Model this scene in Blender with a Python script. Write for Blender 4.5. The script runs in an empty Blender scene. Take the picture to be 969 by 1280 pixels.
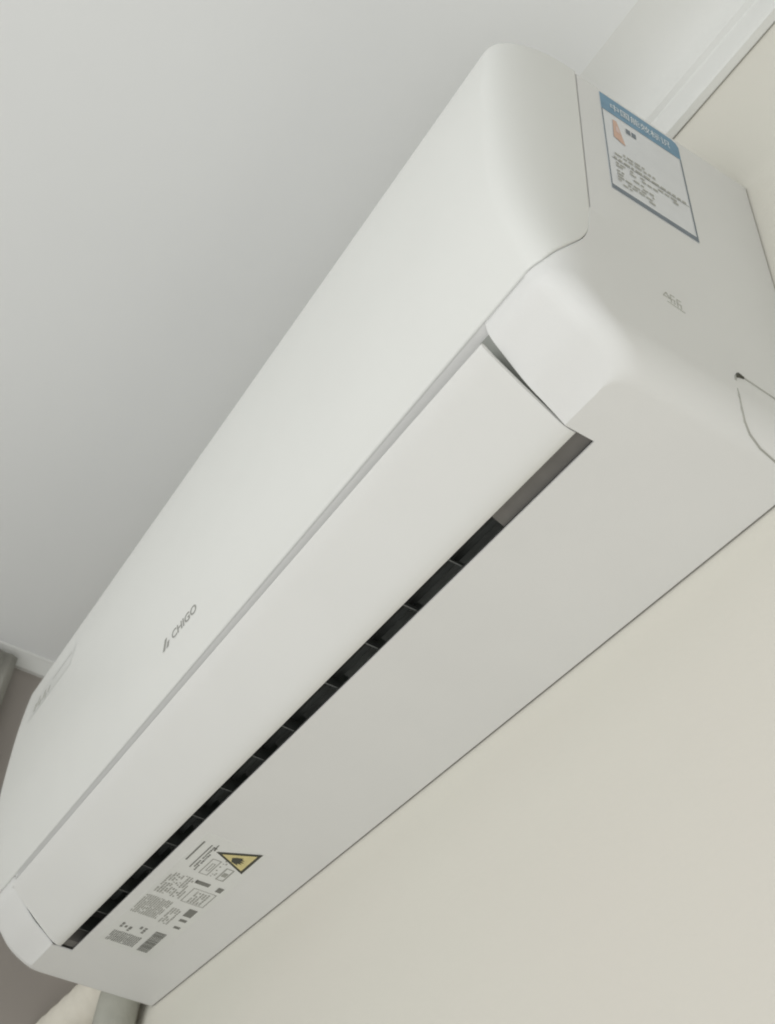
import bpy, bmesh, math, random
from mathutils import Vector, Matrix
random.seed(7)
scene = bpy.context.scene

# ------------------------------------------------------------------ camera
# unit frame: X along the unit (near end x=0, far end x=-0.884), wall at y=0, front towards -Y, underside z=0
CAM_ROT = Matrix(((0.52688479, 0.84749476, 0.06438207),
                  (0.58143350, -0.41465252, 0.69999883),
                  (0.61994153, -0.33138485, -0.71123595)))
cam_data = bpy.data.cameras.new('camera')
cam = bpy.data.objects.new('camera', cam_data)
scene.collection.objects.link(cam)
cam.matrix_world = Matrix.Translation((0.25278716, -0.39074024, -0.47725165)) @ CAM_ROT.transposed().to_4x4()
cam_data.sensor_fit = 'VERTICAL'
cam_data.sensor_height = 24.0
cam_data.lens = 24.0 * 1498.1029 / 1280.0
cam_data.clip_start = 0.01
cam_data.clip_end = 50.0
cam_data.dof.use_dof = True
cam_data.dof.focus_distance = 0.80
cam_data.dof.aperture_fstop = 11.0
scene.camera = cam

# ------------------------------------------------------------------ light
world = bpy.data.worlds.new('World')
scene.world = world
world.use_nodes = True
bg = world.node_tree.nodes['Background']
bg.inputs['Color'].default_value = (0.985, 1.0, 0.985, 1)
bg.inputs['Strength'].default_value = 0.228

def area(name, loc, target, sx, sy, watts, col):
    d = bpy.data.lights.new(name, 'AREA')
    d.shape = 'RECTANGLE'; d.size = sx; d.size_y = sy
    d.energy = watts; d.color = col
    o = bpy.data.objects.new(name, d)
    scene.collection.objects.link(o)
    o.location = loc
    o.rotation_euler = (Vector(target) - Vector(loc)).to_track_quat('-Z', 'Y').to_euler()
    return o
# daylight from the window on the far side of the room and its bounce from the floor
area('window_light', (0.0, -2.4, -0.6), (-0.1, 0, 0.1), 1.7, 1.5, 26, (0.985, 1.0, 0.995))
area('floor_bounce', (0.75, -0.9, -1.7), (0.5, -0.6, 0.3), 1.4, 1.4, 13.6, (1.0, 0.99, 0.965))

scene.view_settings.view_transform = 'Standard'
scene.view_settings.look = 'None'
scene.view_settings.exposure = 0.0
scene.view_settings.gamma = 1.0
scene.view_settings.use_curve_mapping = False
scene.cycles.filter_width = 1.9
scene.cycles.use_denoising = True

# ------------------------------------------------------------------ materials
def mat(name, col, rough=0.5, spec=0.5, vary=0.0, vscale=4.0, bump=0.0, bscale=300.0, alpha=1.0, tint=None, streak=None):
    m = bpy.data.materials.new(name)
    m.use_nodes = True
    nt = m.node_tree
    b = nt.nodes['Principled BSDF']
    b.inputs['Base Color'].default_value = (*col, 1)
    b.inputs['Roughness'].default_value = rough
    b.inputs['Specular IOR Level'].default_value = spec
    b.inputs['Alpha'].default_value = alpha
    tc = nt.nodes.new('ShaderNodeTexCoord')
    if vary > 0:
        n = nt.nodes.new('ShaderNodeTexNoise')
        n.inputs['Scale'].default_value = vscale
        n.inputs['Detail'].default_value = 5
        nt.links.new(tc.outputs['Object'], n.inputs['Vector'])
        if streak:
            mp = nt.nodes.new('ShaderNodeMapping')
            mp.inputs['Scale'].default_value = streak
            nt.links.new(tc.outputs['Object'], mp.inputs['Vector'])
            nt.links.new(mp.outputs['Vector'], n.inputs['Vector'])
        mx = nt.nodes.new('ShaderNodeMix'); mx.data_type = 'RGBA'
        t = tint or tuple(c * (1 - vary) for c in col)
        mx.inputs['A'].default_value = (*col, 1)
        mx.inputs['B'].default_value = (*t, 1)
        r = nt.nodes.new('ShaderNodeMapRange')
        r.inputs['From Min'].default_value = 0.35
        r.inputs['From Max'].default_value = 0.68
        nt.links.new(n.outputs['Fac'], r.inputs['Value'])
        nt.links.new(r.outputs['Result'], mx.inputs['Factor'])
        nt.links.new(mx.outputs['Result'], b.inputs['Base Color'])
        rr = nt.nodes.new('ShaderNodeMapRange')
        rr.inputs['To Min'].default_value = max(0.05, rough - 0.05)
        rr.inputs['To Max'].default_value = min(1, rough + 0.07)
        nt.links.new(n.outputs['Fac'], rr.inputs['Value'])
        nt.links.new(rr.outputs['Result'], b.inputs['Roughness'])
    if bump > 0:
        n2 = nt.nodes.new('ShaderNodeTexNoise')
        n2.inputs['Scale'].default_value = bscale
        n2.inputs['Detail'].default_value = 4
        nt.links.new(tc.outputs['Object'], n2.inputs['Vector'])
        bp = nt.nodes.new('ShaderNodeBump')
        bp.inputs['Strength'].default_value = bump
        bp.inputs['Distance'].default_value = 0.001
        nt.links.new(n2.outputs['Fac'], bp.inputs['Height'])
        nt.links.new(bp.outputs['Normal'], b.inputs['Normal'])
    return m

M = {}
M['panel'] = mat('panel_plastic', (.80, .805, .775), .38, .45, .025, 7, .05, 900)
M['body'] = mat('body_plastic', (.79, .79, .772), .5, .4, .03, 9, .10, 1400)
M['louver'] = mat('louver_plastic', (.79, .79, .765), .42, .4, .025, 8, .05, 900)
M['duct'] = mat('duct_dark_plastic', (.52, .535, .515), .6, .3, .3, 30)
M['vane'] = mat('vane_dark_plastic', (.17, .18, .17), .5, .4, .3, 40)
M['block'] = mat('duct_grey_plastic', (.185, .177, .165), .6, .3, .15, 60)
M['gap_plate'] = mat('added_plate_grey', (.30, .31, .285), .6, .3, .1, 60)  # for the plate added to lighten the dark louver gap
M['groove'] = mat('groove_shadow_rubber', (.18, .18, .165), .8, .2)
M['ink'] = mat('grey_ink', (.24, .24, .22), .7, .2)
M['inkmid'] = mat('mid_grey_ink', (.40, .40, .365), .7, .2)
M['inkpale'] = mat('pale_grey_ink', (.50, .50, .455), .7, .2)
M['logo'] = mat('logo_ink', (.36, .36, .335), .4, .5)
M['paper'] = mat('label_paper', (.76, .775, .79), .35, .5, .03, 60)
M['film'] = mat('clear_film', (.785, .79, .765), .3, .45, .03, 9)
M['blue'] = mat('label_blue', (.13, .30, .45), .35, .5, .12, 90)
M['slate'] = mat('label_slate', (.17, .21, .25), .4, .5, .1, 90)
M['white'] = mat('label_white', (.74, .80, .83), .4, .5)
M['orange'] = mat('label_orange', (.68, .44, .33), .4, .5)
M['rose'] = mat('label_rose', (.74, .56, .52), .4, .5)
M['yellow'] = mat('warning_yellow', (.74, .64, .30), .4, .5, .1, 200)
M['black'] = mat('warning_black', (.06, .06, .045), .5, .4)
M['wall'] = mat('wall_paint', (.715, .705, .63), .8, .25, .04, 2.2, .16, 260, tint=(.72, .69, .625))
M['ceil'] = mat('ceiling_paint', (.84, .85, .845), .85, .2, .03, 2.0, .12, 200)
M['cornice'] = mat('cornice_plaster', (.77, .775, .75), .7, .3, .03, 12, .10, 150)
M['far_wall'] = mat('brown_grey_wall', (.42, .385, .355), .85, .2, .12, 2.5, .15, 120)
M['foam'] = mat('foam_insulation', (.47, .47, .415), .9, .15, .15, 40, .5, 220)
M['tape'] = mat('cream_tape', (.84, .80, .70), .6, .3, .08, 30, .2, 160)
M['curtain'] = mat('curtain_cloth', (.42, .41, .37), .9, .15, .1, 30, .3, 400)
M['steel'] = mat('zinc_plate', (.55, .55, .53), .45, .5, .1, 40)

# ------------------------------------------------------------------ mesh helpers
def link(name, verts, faces, material, parent=None, smooth=True, angle=32, loc=None):
    me = bpy.data.meshes.new(name)
    bm = bmesh.new()
    vs = [bm.verts.new(v) for v in verts]
    for f in faces:
        try: bm.faces.new([vs[i] for i in f])
        except ValueError: pass
    return finish(name, bm, material, parent, smooth, angle)

def finish(name, bm, material, parent=None, smooth=True, angle=32, merge=1e-5, recalc=True):
    if merge: bmesh.ops.remove_doubles(bm, verts=bm.verts, dist=merge)
    if recalc: bmesh.ops.recalc_face_normals(bm, faces=bm.faces)
    for e in bm.edges:
        if len(e.link_faces) == 2 and e.calc_face_angle(0) > math.radians(angle): e.smooth = False
    for f in bm.faces: f.smooth = smooth
    me = bpy.data.meshes.new(name)
    bm.to_mesh(me); bm.free()
    o = bpy.data.objects.new(name, me)
    scene.collection.objects.link(o)
    me.materials.append(material)
    if parent: o.parent = parent
    return o

def add_box(bm, lo, hi):
    r = bmesh.ops.create_cube(bm, size=1.0)
    for v in r['verts']:
        v.co = Vector([lo[i] + (v.co[i] + .5) * (hi[i] - lo[i]) for i in range(3)])
    return r['verts']

def tag(o, label, cat, group=None):
    o['label'] = label; o['category'] = cat
    if group: o['group'] = group
    return o

def structure(o, label=None):
    o['kind'] = 'structure'
    if label: o['label'] = label
    return o

def tube(bm, pts, radii, n=10, caps=True):
    rings = []
    up = Vector((0, 0, 1))
    for i, p in enumerate(pts):
        a = Vector(pts[max(0, i - 1)]); b = Vector(pts[min(len(pts) - 1, i + 1)])
        t = (b - a).normalized()
        s = t.cross(up if abs(t.dot(up)) < .9 else Vector((0, 1, 0))).normalized()
        w = s.cross(t)
        r = radii[i] if isinstance(radii, (list, tuple)) else radii
        rings.append([bm.verts.new(Vector(p) + (s * math.cos(2 * math.pi * k / n) + w * math.sin(2 * math.pi * k / n)) * r) for k in range(n)])
    for a, b in zip(rings, rings[1:]):
        for k in range(n):
            bm.faces.new((a[k], a[(k + 1) % n], b[(k + 1) % n], b[k]))
    if caps:
        bm.faces.new(rings[0]); bm.faces.new(rings[-1][::-1])

def herm(P, t):
    if t <= P[0][0]: return P[0][1]
    if t >= P[-1][0]: return P[-1][1]
    n = len(P)
    d = [(P[i + 1][1] - P[i][1]) / (P[i + 1][0] - P[i][0]) for i in range(n - 1)]
    m = [d[0]] + [0 if d[i - 1] * d[i] <= 0 else 2 * d[i - 1] * d[i] / (d[i - 1] + d[i]) for i in range(1, n - 1)] + [d[-1]]
    for i in range(n - 1):
        if t <= P[i + 1][0]:
            h = P[i + 1][0] - P[i][0]; s = (t - P[i][0]) / h
            return ((2 * s ** 3 - 3 * s * s + 1) * P[i][1] + (s ** 3 - 2 * s * s + s) * h * m[i]
                    + (-2 * s ** 3 + 3 * s * s) * P[i + 1][1] + (s ** 3 - s * s) * h * m[i + 1])

# ------------------------------------------------------------------ the setting
WALL_Y = 0.0016
CEIL_Z = 0.502
LEFT_X = -1.126
def sheet(name, verts, material):
    return link(name, verts, [(0, 1, 2, 3)], material, None, False)
structure(sheet('wall', [(LEFT_X - .1, WALL_Y, -2.4), (2.6, WALL_Y, -2.4), (2.6, WALL_Y, CEIL_Z + .05), (LEFT_X - .1, WALL_Y, CEIL_Z + .05)], M['wall']))
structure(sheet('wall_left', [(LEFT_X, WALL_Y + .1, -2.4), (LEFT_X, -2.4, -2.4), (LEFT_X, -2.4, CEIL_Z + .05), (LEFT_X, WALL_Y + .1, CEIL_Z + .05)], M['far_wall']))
structure(sheet('ceiling', [(LEFT_X - .1, WALL_Y + .1, CEIL_Z), (2.6, WALL_Y + .1, CEIL_Z), (2.6, -3.6, CEIL_Z), (LEFT_X - .1, -3.6, CEIL_Z)], M['ceil']))

# cornice profile: (distance from wall, z)
COR_LEFT = [(0, .4855), (.007, .4855), (.0085, .4875), (.011, .4925), (.0155, .4970), (.020, .4995), (.0215, .5000), (.0222, .5021)]
COR = [(0, .4398), (.0016, .4398), (.0019, .437), (.0085, .437), (.0095, .4385), (.0100, .4405), (.0105, .4665), (.0115, .4685), (.0165, .4700), (.0180, .472), (.0190, .476),
       (.0215, .4815), (.026, .4865), (.032, .4910), (.040, .4950), (.050, .4982), (.062, .5005), (.076, .5021)]
def cornice(name, axis, a, b, steps):
    bm = bmesh.new(); rows = []; P = COR if axis == 'x' else COR_LEFT
    for i in range(steps + 1):
        t = a + (b - a) * i / steps
        row = []
        for d, z in P:
            row.append(bm.verts.new((t, WALL_Y - d, z) if axis == 'x' else (LEFT_X + d, t, z)))
        rows.append(row)
    for r, s in zip(rows, rows[1:]):
        for k in range(len(P) - 1): bm.faces.new((r[k], r[k + 1], s[k + 1], s[k]))
    return structure(finish(name, bm, M['cornice'], None, True, 25))
cornice('cornice', 'x', LEFT_X + .001, 2.6, 4)
cornice('cornice_left', 'y', WALL_Y - .001, -2.4, 4)

# ------------------------------------------------------------------ the air conditioner
L = 0.884
ZT = .2869
XS, XS2 = -.0565, -.806        # ends of the air outlet
FP = [(0, -.1265), (.0035, -.1310), (.0083, -.1380), (.0167, -.1503), (.029, -.1635), (.038, -.1725), (.042, -.1752), (.046, -.1765), (.051, -.1778),
      (.065, -.184), (.08, -.1898), (.10, -.1957), (.132, -.2018), (.19, -.2062), (.235, -.2075), (.26, -.207), (.279, -.2058), (.2845, -.2040), (.2869, -.2000)]
SIDE_Y = -.1476
def yf(z): return herm(FP, z)
def ca(z): return herm([(0, .013), (.05, .022), (.11, .026), (.28, .022)], z)
def cb(z):
    if z >= .107: return SIDE_Y - yf(z)
    return herm([(0, .016), (.03, .022), (.05, .029), (.08, .0395), (.107, SIDE_Y - yf(.107))], z)
RZ = .022
def xe(z):
    if z >= RZ: return 0.0
    k = (RZ - z) / RZ
    return -.018 * (1 - math.sqrt(max(0, 1 - k * k)))

NC = 44
def corner(z, ph, far=False):
    """point on the rounded vertical edge, ph 0 = on the end face, 1 = on the front face"""
    a = ph ** 1.5 * math.pi / 2
    e = .82
    x = xe(z) - ca(z) * (1 - math.cos(a) ** e); y = yf(z) + cb(z) * (1 - math.sin(a) ** e)
    return Vector((-L - x if far else x, y, z))
SEAM = [(-.1785, .051), (-.1755, .0525), (-.171, .0575), (-.166, .0632), (-.159, .0725), (-.1530, .083), (-.1495, .095), (-.1480, .106), (-.1476, .118)]
def seam_z(ph):
    lo, hi = .0505, .118
    for _ in range(50):
        z = (lo + hi) / 2
        if herm(SEAM, corner(z, ph).y) > z: lo = z
        else: hi = z
    return z
SZ = [seam_z(k / NC) for k in range(NC + 1)]
SZ[0] = .118; SZ[-1] = .051
def add_quad(bm, *vs):
    seen = []
    for v in vs:
        if all((v.co - w.co).length > 2e-6 for w in seen): seen.append(v)
    if len(seen) > 2: bm.faces.new(seen)

front_x = [XS, -.15, -.28, -.42, -.56, -.70, XS2]

ac = bpy.data.objects.new('air_conditioner', None)
scene.collection.objects.link(ac)
ac.empty_display_size = .1
tag(ac, 'white wall mounted split air conditioner with its louver ajar below the ceiling', 'air conditioner')

def outline_cols():
    cols = [('c', k / NC, False, SZ[k]) for k in range(NC + 1)]
    cols += [('f', x, False, .051) for x in front_x]
    cols += [('c', k / NC, True, SZ[k]) for k in range(NC, -1, -1)]
    return cols
def col_pt(c, z):
    if c[0] == 'c': return corner(z, c[1], c[2])
    if c[0] == 's':
        y = (yf(z) + cb(z)) * c[1]; x = xe(z)
        return Vector((-L - x if c[2] else x, y, z))
    return Vector((c[1], yf(z), z))

# front panel
def ease(t): return t
zr = []
bm = bmesh.new(); grid = []
NR = 80
for c in outline_cols():
    colv = []
    zb = c[3]
    for r in range(NR + 1):
        t = r / NR
        z = max(zb, .051 + .067 * t * 2.5 if t < .4 else .118 + (ZT - .118) * (1 - (1 - (t - .4) / .6) ** 1.8))
        colv.append(bm.verts.new(col_pt(c, z)))
    grid.append(colv)
for a, b in zip(grid, grid[1:]):
    for r in range(NR): add_quad(bm, a[r], b[r], b[r + 1], a[r + 1])
front_panel = finish('front_panel', bm, M['panel'], ac, True, 40)
sol = front_panel.modifiers.new('thickness', 'SOLIDIFY'); sol.thickness = .0026; sol.offset = -1

# housing: the rolled shell below the panel and the two end faces
GAP = .0009
bm = bmesh.new()
sidek = [1, 1 - GAP / .1476, .8, .6, .4, .2, 0]
cols = [('s', k, False, .118) for k in sidek[::-1]] + outline_cols() + [('s', k, True, .118) for k in sidek]
NRL = 60
grid = []
for c in cols:
    zb = c[3] - (GAP * 1.3)
    colv = []
    for r in range(NRL + 1):
        t = r / NRL
        colv.append(bm.verts.new(col_pt(c, min(zb, (.118 - GAP * 1.3) * (1 - t) ** 1.5))))
    grid.append(colv)
opening = lambda a, b: a[0] == 'f' and b[0] == 'f'
for (ca_, a), (cb_, b) in zip(zip(cols, grid), list(zip(cols, grid))[1:]):
    if opening(ca_, cb_): continue
    for r in range(NRL): add_quad(bm, a[r], b[r], b[r + 1], a[r + 1])
# end faces above
for far in (False, True):
    X = (lambda x: -L - x) if far else (lambda x: x)
    z0 = .118 - GAP * 1.3
    prev = None
    for k in sidek[1:]:
        y = col_pt(('s', k, far), z0).y
        cur = [bm.verts.new((X(0), y, z)) for z in (z0, ZT - .003)] + [bm.verts.new((X(-.0012), y, ZT - .0008)), bm.verts.new((X(-.004), y, ZT))]
        if prev:
            for q in range(3): bm.faces.new((prev[q], cur[q], cur[q + 1], prev[q + 1]))
        prev = cur
# top
top = [(-.004, 0, ZT), (-.004, SIDE_Y + GAP, ZT), (-.05, -.197, ZT - .0006), (-L + .05, -.197, ZT - .0006), (-L + .004, SIDE_Y + GAP, ZT), (-L + .004, 0, ZT)]
bm.faces.new([bm.verts.new(p) for p in top])
# underside, with the slot of the outlet left open
low = [(c, g[-1].co.copy()) for c, g in zip(cols, grid)]
SLOT = -.1074
iN = [i for i, (c, p) in enumerate(low) if c[0] == 'f'][0]
iF = [i for i, (c, p) in enumerate(low) if c[0] == 'f'][-1]
near = [p for c, p in low[:iN + 1]] + [Vector((XS, SLOT, 0)), Vector((XS, 0, 0))]
far = [p for c, p in low[iF:]] + [Vector((XS2, 0, 0)), Vector((XS2, SLOT, 0))]
bm.faces.new([bm.verts.new(p) for p in near])
bm.faces.new([bm.verts.new(p) for p in far])
n = 6
for i in range(n):
    x0 = XS + (XS2 - XS) * i / n; x1 = XS + (XS2 - XS) * (i + 1) / n
    bm.faces.new([bm.verts.new(p) for p in ((x0, 0, 0), (x1, 0, 0), (x1, SLOT, 0), (x0, SLOT, 0))])
housing = finish('housing', bm, M['body'], ac, True, 34, 2e-5)
sol = housing.modifiers.new('thickness', 'SOLIDIFY'); sol.thickness = .0024; sol.offset = -1
wn = housing.modifiers.new('normals', 'WEIGHTED_NORMAL'); wn.keep_sharp = True; wn.weight = 80

# inner core that closes the seams behind the panel
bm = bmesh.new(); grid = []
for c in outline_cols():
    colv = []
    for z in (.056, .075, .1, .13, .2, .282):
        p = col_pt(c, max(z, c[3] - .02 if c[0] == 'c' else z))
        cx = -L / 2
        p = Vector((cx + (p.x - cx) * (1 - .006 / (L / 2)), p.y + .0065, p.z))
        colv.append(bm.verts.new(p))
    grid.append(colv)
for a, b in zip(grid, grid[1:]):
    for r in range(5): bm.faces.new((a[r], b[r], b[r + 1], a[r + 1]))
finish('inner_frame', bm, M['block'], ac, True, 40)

# ledge between panel and louver, and the air duct behind the louver
link('outlet_ledge', [(XS, -.1770, .0514), (XS2, -.1770, .0514), (XS2, -.1655, .0470), (XS, -.1655, .0470)],
     [(0, 1, 2, 3)], M['body'], ac, True, 20)
D0, D1 = XS - .0006, XS2 + .0006
prof = [(-.1655, .0472), (-.150, .066), (-.105, .095), (-.055, .092), (-.062, .060), (-.100, .012), (-.1072, .0026)]
bm = bmesh.new()
A = [bm.verts.new((D0, y, z)) for y, z in prof]; B = [bm.verts.new((D1, y, z)) for y, z in prof]
for k in range(len(prof) - 1): bm.faces.new((A[k], B[k], B[k + 1], A[k + 1]))
endp = prof + [(-.1265, .003), (-.150, .018), (-.170, .040), (-.166, .045)]
finish('air_duct', bm, M['duct'], ac, False, recalc=False)
for X in (D0, D1):
    bm = bmesh.new()
    bm.faces.new([bm.verts.new((X, y, z)) for y, z in endp])
    finish('duct_end_wall', bm, M['block'], ac, False)
# cheek that closes the ledge at the shut end, rim added to catch light in the gap at the sagging end of the louver
bm = bmesh.new(); add_box(bm, (XS2 - .001, -.1762, .0395), (XS2 + .004, -.160, .0515)); finish('outlet_cheek', bm, M['body'], ac, False)
gap_plate = [(-.1735, .0450), (-.1705, .0410), (-.1605, .0320), (-.1480, .0200), (-.1415, .0150)]
bm = bmesh.new()
A = [bm.verts.new((XS + .0015, y + .0008, z + .0008)) for y, z in gap_plate]; B = [bm.verts.new((XS - .010, y, z)) for y, z in gap_plate]
for k in range(len(gap_plate) - 1): bm.faces.new((A[k], B[k], B[k + 1], A[k + 1]))
finish('added_gap_plate', bm, M['gap_plate'], ac, True)
# grey motor covers at both ends of the duct
def block(x0, x1, skew, m):
    bm = bmesh.new()
    vs = [(x0, -.1255, .0034), (x0, -.1030, .0027), (x1 - skew, -.1030, .0027), (x1 + skew, -.1255, .0034),
          (x0, -.118, .045), (x0, -.085, .045), (x1 - skew, -.085, .045), (x1 + skew, -.118, .045)]
    v = [bm.verts.new(p) for p in vs]
    for f in ((0, 1, 2, 3), (4, 5, 6, 7), (0, 1, 5, 4), (1, 2, 6, 5), (2, 3, 7, 6), (3, 0, 4, 7)): bm.faces.new([v[i] for i in f])
    return finish('duct_end_cover', bm, m, ac, False)
block(D0 - .0004, -.1355, .0025, M['block'])
block(-.7925, D1 + .0004, -.001, M['block'])
# vertical vanes
def vane_mesh():
    bm = bmesh.new()
    pr = [(-.1225, .0062), (-.1048, .0058), (-.0935, .020), (-.082, .045), (-.088, .058), (-.112, .056), (-.1225, .032)]
    for s in (-.0006, .0006):
        bm.faces.new([bm.verts.new((s - (z - .006) * .85, y, z)) for y, z in pr])
    bm.verts.ensure_lookup_table()
    n = len(pr)
    for k in range(n):
        j = (k + 1) % n
        bm.faces.new((bm.verts[k], bm.verts[j], bm.verts[n + j], bm.verts[n + k]))
    return finish('vane', bm, M['vane'], ac, False)
v0 = vane_mesh()
vx = [-.180, -.2285, -.277, -.325, -.3885, -.4327, -.483, -.534, -.582, -.630, -.679, -.728, -.772]
for i, x in enumerate(vx):
    o = v0
    if i:
        o = v0.copy(); scene.collection.objects.link(o)
    o.location.x = x
    o.rotation_euler.z = math.radians(random.uniform(-6, 6)) * .25
# the bar that couples the vanes
bm = bmesh.new(); add_box(bm, (-.78, -.100, .030), (-.15, -.096, .034)); finish('vane_link_bar', bm, M['vane'], ac, False)

# louver
LP = [(-.1784, .0318), (-.1788, .0306), (-.1778, .0292), (-.170, .0240), (-.160, .0184), (-.150, .0128), (-.140, .0076), (-.132, .0036), (-.127, .0014), (-.1225, .0006), (-.1190, .0007), (-.1184, .0013)]
LI = [(-.1190, .0026), (-.1225, .0030), (-.127, .0040), (-.132, .0062), (-.140, .0104), (-.150, .0156), (-.160, .0212), (-.170, .0268), (-.1765, .0318)]
bm = bmesh.new()
loop = LP + LI
xs_l = [XS - .0012] + [XS - .001 + (XS2 - XS + .002) * k / 10 for k in range(1, 10)] + [XS2 + .0012]
def twist(x, y, z):          # the near end has sagged open, the far end is shut
    t = max(0.0, (XS - x) / (XS - XS2)) ** .6
    a = math.radians(9.0) * t; k = 1 + .075 * t
    dy, dz = (y + .1225) * k, (z - .0006) * k
    return (x, -.1225 + dy * math.cos(a) + dz * math.sin(a), .0006 - dy * math.sin(a) + dz * math.cos(a)) if y < -.1225 else (x, y, z)
rings = [[bm.verts.new(twist(x, y, z)) for y, z in loop] for x in xs_l]
for a, b in zip(rings, rings[1:]):
    for k in range(len(loop)):
        j = (k + 1) % len(loop); bm.faces.new((a[k], a[j], b[j], b[k]))
bm.faces.new(rings[0]); bm.faces.new(rings[-1][::-1])
louver = finish('louver', bm, M['louver'], ac, True, 50)
for x in (XS - .012, -.43, XS2 + .012):       # pivot arms on the hidden face
    bm = bmesh.new()
    lift = .005 * (XS - x) / (XS - XS2)
    add_box(bm, (x - .0015, -.146, .0155 + lift), (x + .0015, -.138, .040))
    finish('pivot_arm', bm, M['block'], louver, False)

# mounting plate between unit and wall
bm = bmesh.new(); add_box(bm, (-L + .004, -.0002, .02), (-.0022, WALL_Y + .0004, ZT - .006))
finish('mounting_plate', bm, M['steel'], ac, False)

# pipe knock-out outlined in the lower rear corner of the end face
def end_pt(y, z, lift=.0):
    k = xe(z)
    return (k + lift, y, max(z, 0) - (lift if z < .004 else 0))
ko = [(-.002, .0325), (-.012, .0330), (-.028, .0335), (-.040, .0346), (-.050, .0356), (-.0545, .0352), (-.0565, .0330), (-.0570, .029)]
ko2 = [(-.0572, .022), (-.0565, .0165), (-.0540, .0105), (-.0500, .0060), (-.0440, .0030), (-.0340, .0012), (-.018, .0004), (-.002, .0002)]
bm = bmesh.new()
tube(bm, [end_pt(y, z) for y, z in ko], .0006, 8)
tube(bm, [end_pt(y, z) for y, z in ko2], [.0003] + [.0006] * 7, 8)
knock = finish('pipe_knockout', bm, M['inkmid'], ac)
bm = bmesh.new()
tube(bm, [end_pt(-.0505, .0354), end_pt(-.0545, .0349), end_pt(-.0562, .0325)], [.0009, .0016, .0008], 8)
finish('notch', bm, M['black'], knock)

# moulded material mark on the end face
bm = bmesh.new()
def bar_side(bm, p, q, w, x=.00025):
    p = Vector((0, *p)); q = Vector((0, *q)); d = (q - p).normalized(); s = Vector((0, -d.z, d.y)) * w / 2
    vs = [bm.verts.new(v + Vector((h, 0, 0))) for h in (-.0002, x) for v in (p + s, q + s, q - s, p - s)]
    for f in ((0, 1, 2, 3), (4, 5, 6, 7), (0, 1, 5, 4), (1, 2, 6, 5), (2, 3, 7, 6), (3, 0, 4, 7)): bm.faces.new([vs[i] for i in f])
def ring_side(bm, c, r, w, n, ry=1.0, a0=0):
    P = [(c[0] + r * math.cos(a0 + 2 * math.pi * k / n), c[1] + r * ry * math.sin(a0 + 2 * math.pi * k / n)) for k in range(n)]
    for k in range(n): bar_side(bm, P[k], P[(k + 1) % n], w)
ring_side(bm, (-.0985, .0722), .0026, .0007, 3, 1.1, math.pi / 2)
for k in range(2):
    o = .0045 * k
    bar_side(bm, (-.0955 + o, .0752 - .0008 * k), (-.0925 + o, .0752 - .0008 * k), .0006)
    bar_side(bm, (-.0955 + o, .0715 - .0008 * k), (-.0925 + o, .0715 - .0008 * k), .0006)
    bar_side(bm, (-.0955 + o, .0752 - .0008 * k), (-.0955 + o, .068 - .0008 * k), .0006)
    bar_side(bm, (-.0930 + o, .0715 - .0008 * k), (-.0930 + o, .068 - .0008 * k), .0006)
bar_side(bm, (-.0985, .0668), (-.0862, .0655), .0006)
finish('moulded_mark', bm, M['inkpale'], ac, False)

# ------------------------------------------------------------------ writing
def text_mesh(s, size, bold=0.0, align='LEFT'):
    cu = bpy.data.curves.new('t', 'FONT')
    cu.body = s; cu.size = size; cu.align_x = align; cu.resolution_u = 3
    cu.offset = bold
    o = bpy.data.objects.new('t', cu)
    scene.collection.objects.link(o)
    bpy.context.view_layer.update()
    dg = bpy.context.evaluated_depsgraph_get()
    me = bpy.data.meshes.new_from_object(o.evaluated_get(dg))
    vs = [v.co.copy() for v in me.vertices]; fs = [tuple(p.vertices) for p in me.polygons]
    bpy.data.objects.remove(o); bpy.data.meshes.remove(me)
    return vs, fs
def fit(vs, w, h):
    x0 = min(v.x for v in vs); x1 = max(v.x for v in vs); y0 = min(v.y for v in vs); y1 = max(v.y for v in vs)
    return [((v.x - x0) / (x1 - x0) * w, (v.y - y0) / (y1 - y0) * h) for v in vs]

# brand name on the front panel, following its curve
def on_front(name, polys2d, faces, x0, z0, m, parent, lift=.00025):
    return link(name, [(x0 + u, yf(z0 + v) - lift, z0 + v) for u, v in polys2d], faces, m, parent, False)
vs, fs = text_mesh('CHIGO', 1.0, 0.02)
on_front('brand_lettering', fit(vs, .0425, .0064), fs, -.4425, .0820, M['logo'], front_panel)
em = [(0, 0), (.0042, 0), (.0098, .0078), (.0056, .0078), (.0066, 0), (.0104, 0), (.0132, .0040), (.0096, .0040)]
on_front('brand_emblem', em, [(0, 1, 2, 3), (4, 5, 6, 7)], -.4600, .0812, M['logo'], front_panel)

# clear film with faint print at the far upper corner of the panel
def quad_front(name, x0, x1, z0, z1, m, parent, lift, nseg=3):
    v = []; f = []
    for i in range(nseg + 1):
        z = z0 + (z1 - z0) * i / nseg
        v += [(x0, yf(z) - lift, z), (x1, yf(z) - lift, z)]
    for i in range(nseg): f.append((2 * i, 2 * i + 1, 2 * i + 3, 2 * i + 2))
    return link(name, v, f, m, parent, True)
film = quad_front('display_film', -.826, -.705, .219, .246, M['film'], front_panel, .00022)
for x, z, w, h in ((-.812, .2235, .006, .010), (-.803, .226, .004, .012), (-.795, .222, .005, .007), (-.786, .224, .006, .011), (-.777, .221, .003, .006), (-.770, .2235, .004, .008)):
    quad_front('print_mark', x, x + w, z, z + h, M['inkpale'], film, .0004, 2)
quad_front('print_mark', -.765, -.712, .2365, .2378, M['inkpale'], film, .0004, 1)

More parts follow.
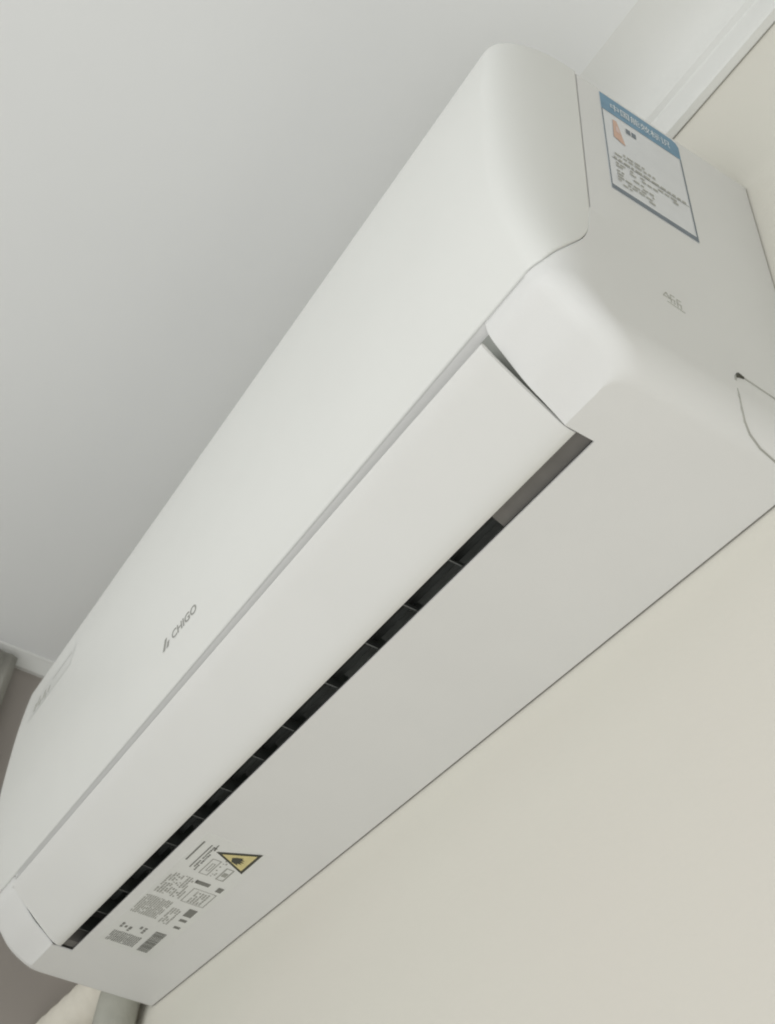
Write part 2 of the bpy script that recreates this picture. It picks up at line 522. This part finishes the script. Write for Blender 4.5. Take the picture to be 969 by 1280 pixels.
# energy label on the near end face: local axes u = towards the wall, v = up
LY, LZ, LW, LH = -.1285, .1565, .0665, .1235
def rect_end(bm, u0, u1, v0, v1, x):
    bm.faces.new([bm.verts.new((x, LY + u, LZ + v)) for u, v in ((u0, v0), (u1, v0), (u1, v1), (u0, v1))])
def end_rects(name, rects, x, m, parent):
    bm = bmesh.new()
    for r in rects: rect_end(bm, *r, x)
    return finish(name, bm, m, parent, False)
bm = bmesh.new(); add_box(bm, (-.0003, LY, LZ), (.0003, LY + LW, LZ + LH))
elabel = finish('energy_label', bm, M['paper'], ac, False)
elabel['label'] = 'blue headed energy label stuck on the end face'
hd = [(0, LH - .0225), (LW, LH - .0225), (LW, LH - .006), (LW - .002, LH - .002), (LW - .006, LH), (0, LH)]
link('header_band', [(.0005, LY + u, LZ + v) for u, v in hd], [tuple(range(6))], M['blue'], elabel, False)
for u0, u1 in ((0, .0009), (LW - .0011, LW)): end_rects('border', [(u0, u1, .0052, LH - .0225)], .0005, M['slate'], elabel)
end_rects('foot_band', [(0, LW, 0, .0052)], .00055, M['slate'], elabel)
vs, fs = text_mesh('中国能效标识', 1.0, 0.01)
link('header_lettering', [(.0007, LY + .008 + u, LZ + LH - .0165 + v) for u, v in fit(vs, .050, .0095)], fs, M['white'], elabel, False)
link('grade_arrow', [(.0006, LY + u, LZ + v) for u, v in ((.0085, .0935), (.0115, .0935), (.0165, .066), (.0075, .070))], [(0, 1, 2, 3)], M['orange'], elabel, False)
link('grade_digit', [(.0007, LY + u, LZ + v) for u, v in ((.0100, .086), (.0118, .086), (.0132, .078), (.0100, .079))], [(0, 1, 2, 3)], M['rose'], elabel, False)
end_rects('grade_lettering', [(.0190, .0225, .0865, .0925), (.0236, .0272, .0865, .0925)], .0006, M['slate'], elabel)
bm = bmesh.new()
def text_rows(put, u0, u1, v0, v1, row, fill, seed, wmin=.4, wmax=1.5, gap=.3):
    rnd = random.Random(seed)
    v = v1 - row
    while v >= v0 - 1e-6:
        u = u0
        while u < u1 - row * .3:
            w = row * rnd.uniform(wmin, wmax)
            if rnd.random() < fill: put(u, min(u + w, u1), v, v + row * rnd.uniform(.5, .66))
            u += w + row * gap
        v -= row
bm = bmesh.new()
pend = lambda a, b, c, d: rect_end(bm, a, b, c, d, .0006)
text_rows(pend, .005, .062, .040, .0445, .0042, .95, 1)
text_rows(pend, .006, .038, .046, .054, .0040, .75, 2)
text_rows(pend, .006, .060, .030, .0385, .0036, .7, 3)
text_rows(pend, .006, .034, .009, .029, .0036, .6, 4)
finish('label_print', bm, M['inkpale'], elabel, False)['kind'] = 'stuff'
end_rects('rule_line', [(.003, .0645, .0392, .0397)], .0006, M['ink'], elabel)

# rating print on the underside: one clear film with blocks of small print and the warning triangle
def rect_low(bm, x0, x1, y0, y1, z=-.0004):
    bm.faces.new([bm.verts.new(p) for p in ((x0, y0, z), (x1, y0, z), (x1, y1, z), (x0, y1, z))])
bm = bmesh.new(); add_box(bm, (-.7725, -.0985, -.0002), (-.5405, -.0425, .0005))
rating = finish('rating_film', bm, M['film'], ac, False)
rating['label'] = 'clear rating film with grey small print on the underside'
def print_block(name, rects, m):
    bm = bmesh.new()
    for kind, *a in rects:
        if kind == 'r': rect_low(bm, *a)
        if kind == 't':
            x0, x1, y0, y1, row, fill, seed = a
            text_rows(lambda p, q, r, s: rect_low(bm, p, q, r, s), x0, x1, y0, y1, row, fill, seed)
        if kind == 'o':
            x0, x1, y0, y1, w = a
            rect_low(bm, x0, x1, y0, y0 + w); rect_low(bm, x0, x1, y1 - w, y1)
            rect_low(bm, x0, x0 + w, y0 + w, y1 - w); rect_low(bm, x1 - w, x1, y0 + w, y1 - w)
    o = finish(name, bm, m, rating, False)
    o['kind'] = 'stuff'
    return o
print_block('caution_print', [('r', -.588, -.553, -.0952, -.0938), ('r', -.597, -.5545, -.0876, -.0866), ('t', -.599, -.556, -.0862, -.0805, .0022, .8, 11),
                              ('r', -.560, -.5515, -.0832, -.0823)], M['ink'])
print_block('circuit_print', [('o', -.6010, -.573, -.0775, -.0695, .0008), ('o', -.594, -.580, -.0745, -.0715, .0007), ('o', -.6020, -.580, -.0618, -.0545, .0011),
                              ('r', -.595, -.588, -.0600, -.0562), ('t', -.600, -.566, -.0685, -.0632, .0022, .4, 12)], M['inkmid'])
print_block('approval_mark', [('r', -.6185, -.6125, -.0725, -.0600), ('r', -.6215, -.6130, -.0525, -.0475)], M['ink'])
print_block('maker_table', [('t', -.652, -.612, -.0945, -.0705, .0024, .7, 13), ('o', -.654, -.6265, -.0690, -.0480, .0008), ('t', -.652, -.630, -.0660, -.0510, .0026, .75, 14)], M['inkmid'])
print_block('data_table', [('t', -.698, -.660, -.0965, -.0715, .0019, .93, 15), ('t', -.7015, -.669, -.0700, -.0590, .0024, .7, 16)], M['inkmid'])
print_block('barcode_patch', [('r', -.6775, -.6620, -.0560, -.0485), ('r', -.6885, -.6835, -.0548, -.0482), ('r', -.7035, -.6990, -.0532, -.0475)], M['ink'])
print_block('serial_print', [('t', -.762, -.739, -.0935, -.0660, .0018, .97, 17), ('t', -.735, -.719, -.0930, -.0680, .0040, .55, 18)], M['ink'])
bm = bmesh.new()
rnd = random.Random(5); x = -.7640
while x < -.7190:
    w = rnd.uniform(.0005, .0016); rect_low(bm, x, min(x + w, -.719), -.0616, -.0514); x += w + rnd.uniform(.0003, .0009)
finish('bar_code', bm, M['ink'], rating, False)['kind'] = 'stuff'

tri = [Vector((-.5617, -.0790, 0)), Vector((-.5440, -.0486, 0)), Vector((-.5798, -.0488, 0))]
cen = sum(tri, Vector()) / 3
def tri_poly(s, z): return [tuple(cen + (p - cen) * s + Vector((0, 0, z))) for p in tri]
wt = link('warning_triangle', tri_poly(1.06, -.0005), [(0, 1, 2)], M['black'], ac, False)
wt['label'] = 'yellow warning triangle with black border on the underside'
link('yellow_field', tri_poly(.80, -.0007), [(0, 1, 2)], M['yellow'], wt, False)
# hand and spark pictogram
link('pictogram', [(-.5675 + u, -.0640 + v, -.0009) for u, v in ((0, 0), (.006, -.002), (.0085, .001), (.0105, .006), (.0085, .0055), (.007, .0085), (.0055, .0055), (.004, .0095), (.003, .006), (.001, .009), (.0005, .005), (-.002, .0065), (-.001, .003))],
     [tuple(range(13))], M['black'], wt, False)

# ------------------------------------------------------------------ pipes leaving the far end
bm = bmesh.new()
def catmull(ctrl, nn):
    out = []
    for i in range(len(ctrl) - 1):
        n = nn if (Vector(ctrl[i + 1]) - Vector(ctrl[i])).length < .15 else nn * 2
        for k in range(n):
            t = k / n
            p0, p1, p2, p3 = (Vector(ctrl[max(0, i - 1)]), Vector(ctrl[i]), Vector(ctrl[i + 1]), Vector(ctrl[min(len(ctrl) - 1, i + 2)]))
            out.append(.5 * ((2 * p1) + (p2 - p0) * t + (2 * p0 - 5 * p1 + 4 * p2 - p3) * t * t + (3 * p1 - p0 - 3 * p2 + p3) * t ** 3))
    return out
pts = catmull([(-L + .001, -.0275, .034), (-.92, -.0275, .031), (-.96, -.0275, .029), (-1.02, -.0275, .0285), (-1.08, -.0275, .0285), (LEFT_X - .02, -.0275, .0285)], 6)
tube(bm, pts, [.0250 + .0005 * math.sin(k * 1.9) for k in range(len(pts))], 20)
tag(finish('wrapped_pipe', bm, M['tape']), 'cream tape wrapped pipe running along the wall past the far end', 'pipe')
bm = bmesh.new()
pts = catmull([(-L + .001, -.0235, .026), (-.892, -.0235, .020), (-.8985, -.0235, .006), (-.9005, -.0235, -.016), (-.901, -.0235, -.05), (-.901, -.0235, -.12), (-.901, -.0235, -.4), (-.901, -.0235, -1.0), (-.901, -.0235, -2.3)], 6)
tube(bm, pts, .0205, 18)
tag(finish('drain_hose', bm, M['foam']), 'grey foam covered drain hose dropping down the wall at the far end', 'hose')

# curtain hanging in front of the brown grey wall
bm = bmesh.new(); rows = []
for i in range(61):
    y = -.200 - .5 * i / 60
    x = LEFT_X + .020 + .010 * math.sin(i * .62) + .004 * math.sin(i * 1.7 + 1)
    rows.append([bm.verts.new((x + (.003 * math.sin(z * 3 + i) if z < .4 else 0), y, z)) for z in (-2.3, -1.2, -.4, .1, .4, .484)])
for a, b in zip(rows, rows[1:]):
    for k in range(5): bm.faces.new((a[k], b[k], b[k + 1], a[k + 1]))
cu = finish('curtain', bm, M['curtain'])
cu.modifiers.new('thickness', 'SOLIDIFY').thickness = .0012
tag(cu, 'pale grey beige curtain hanging at the dim wall beyond the far end', 'curtain')
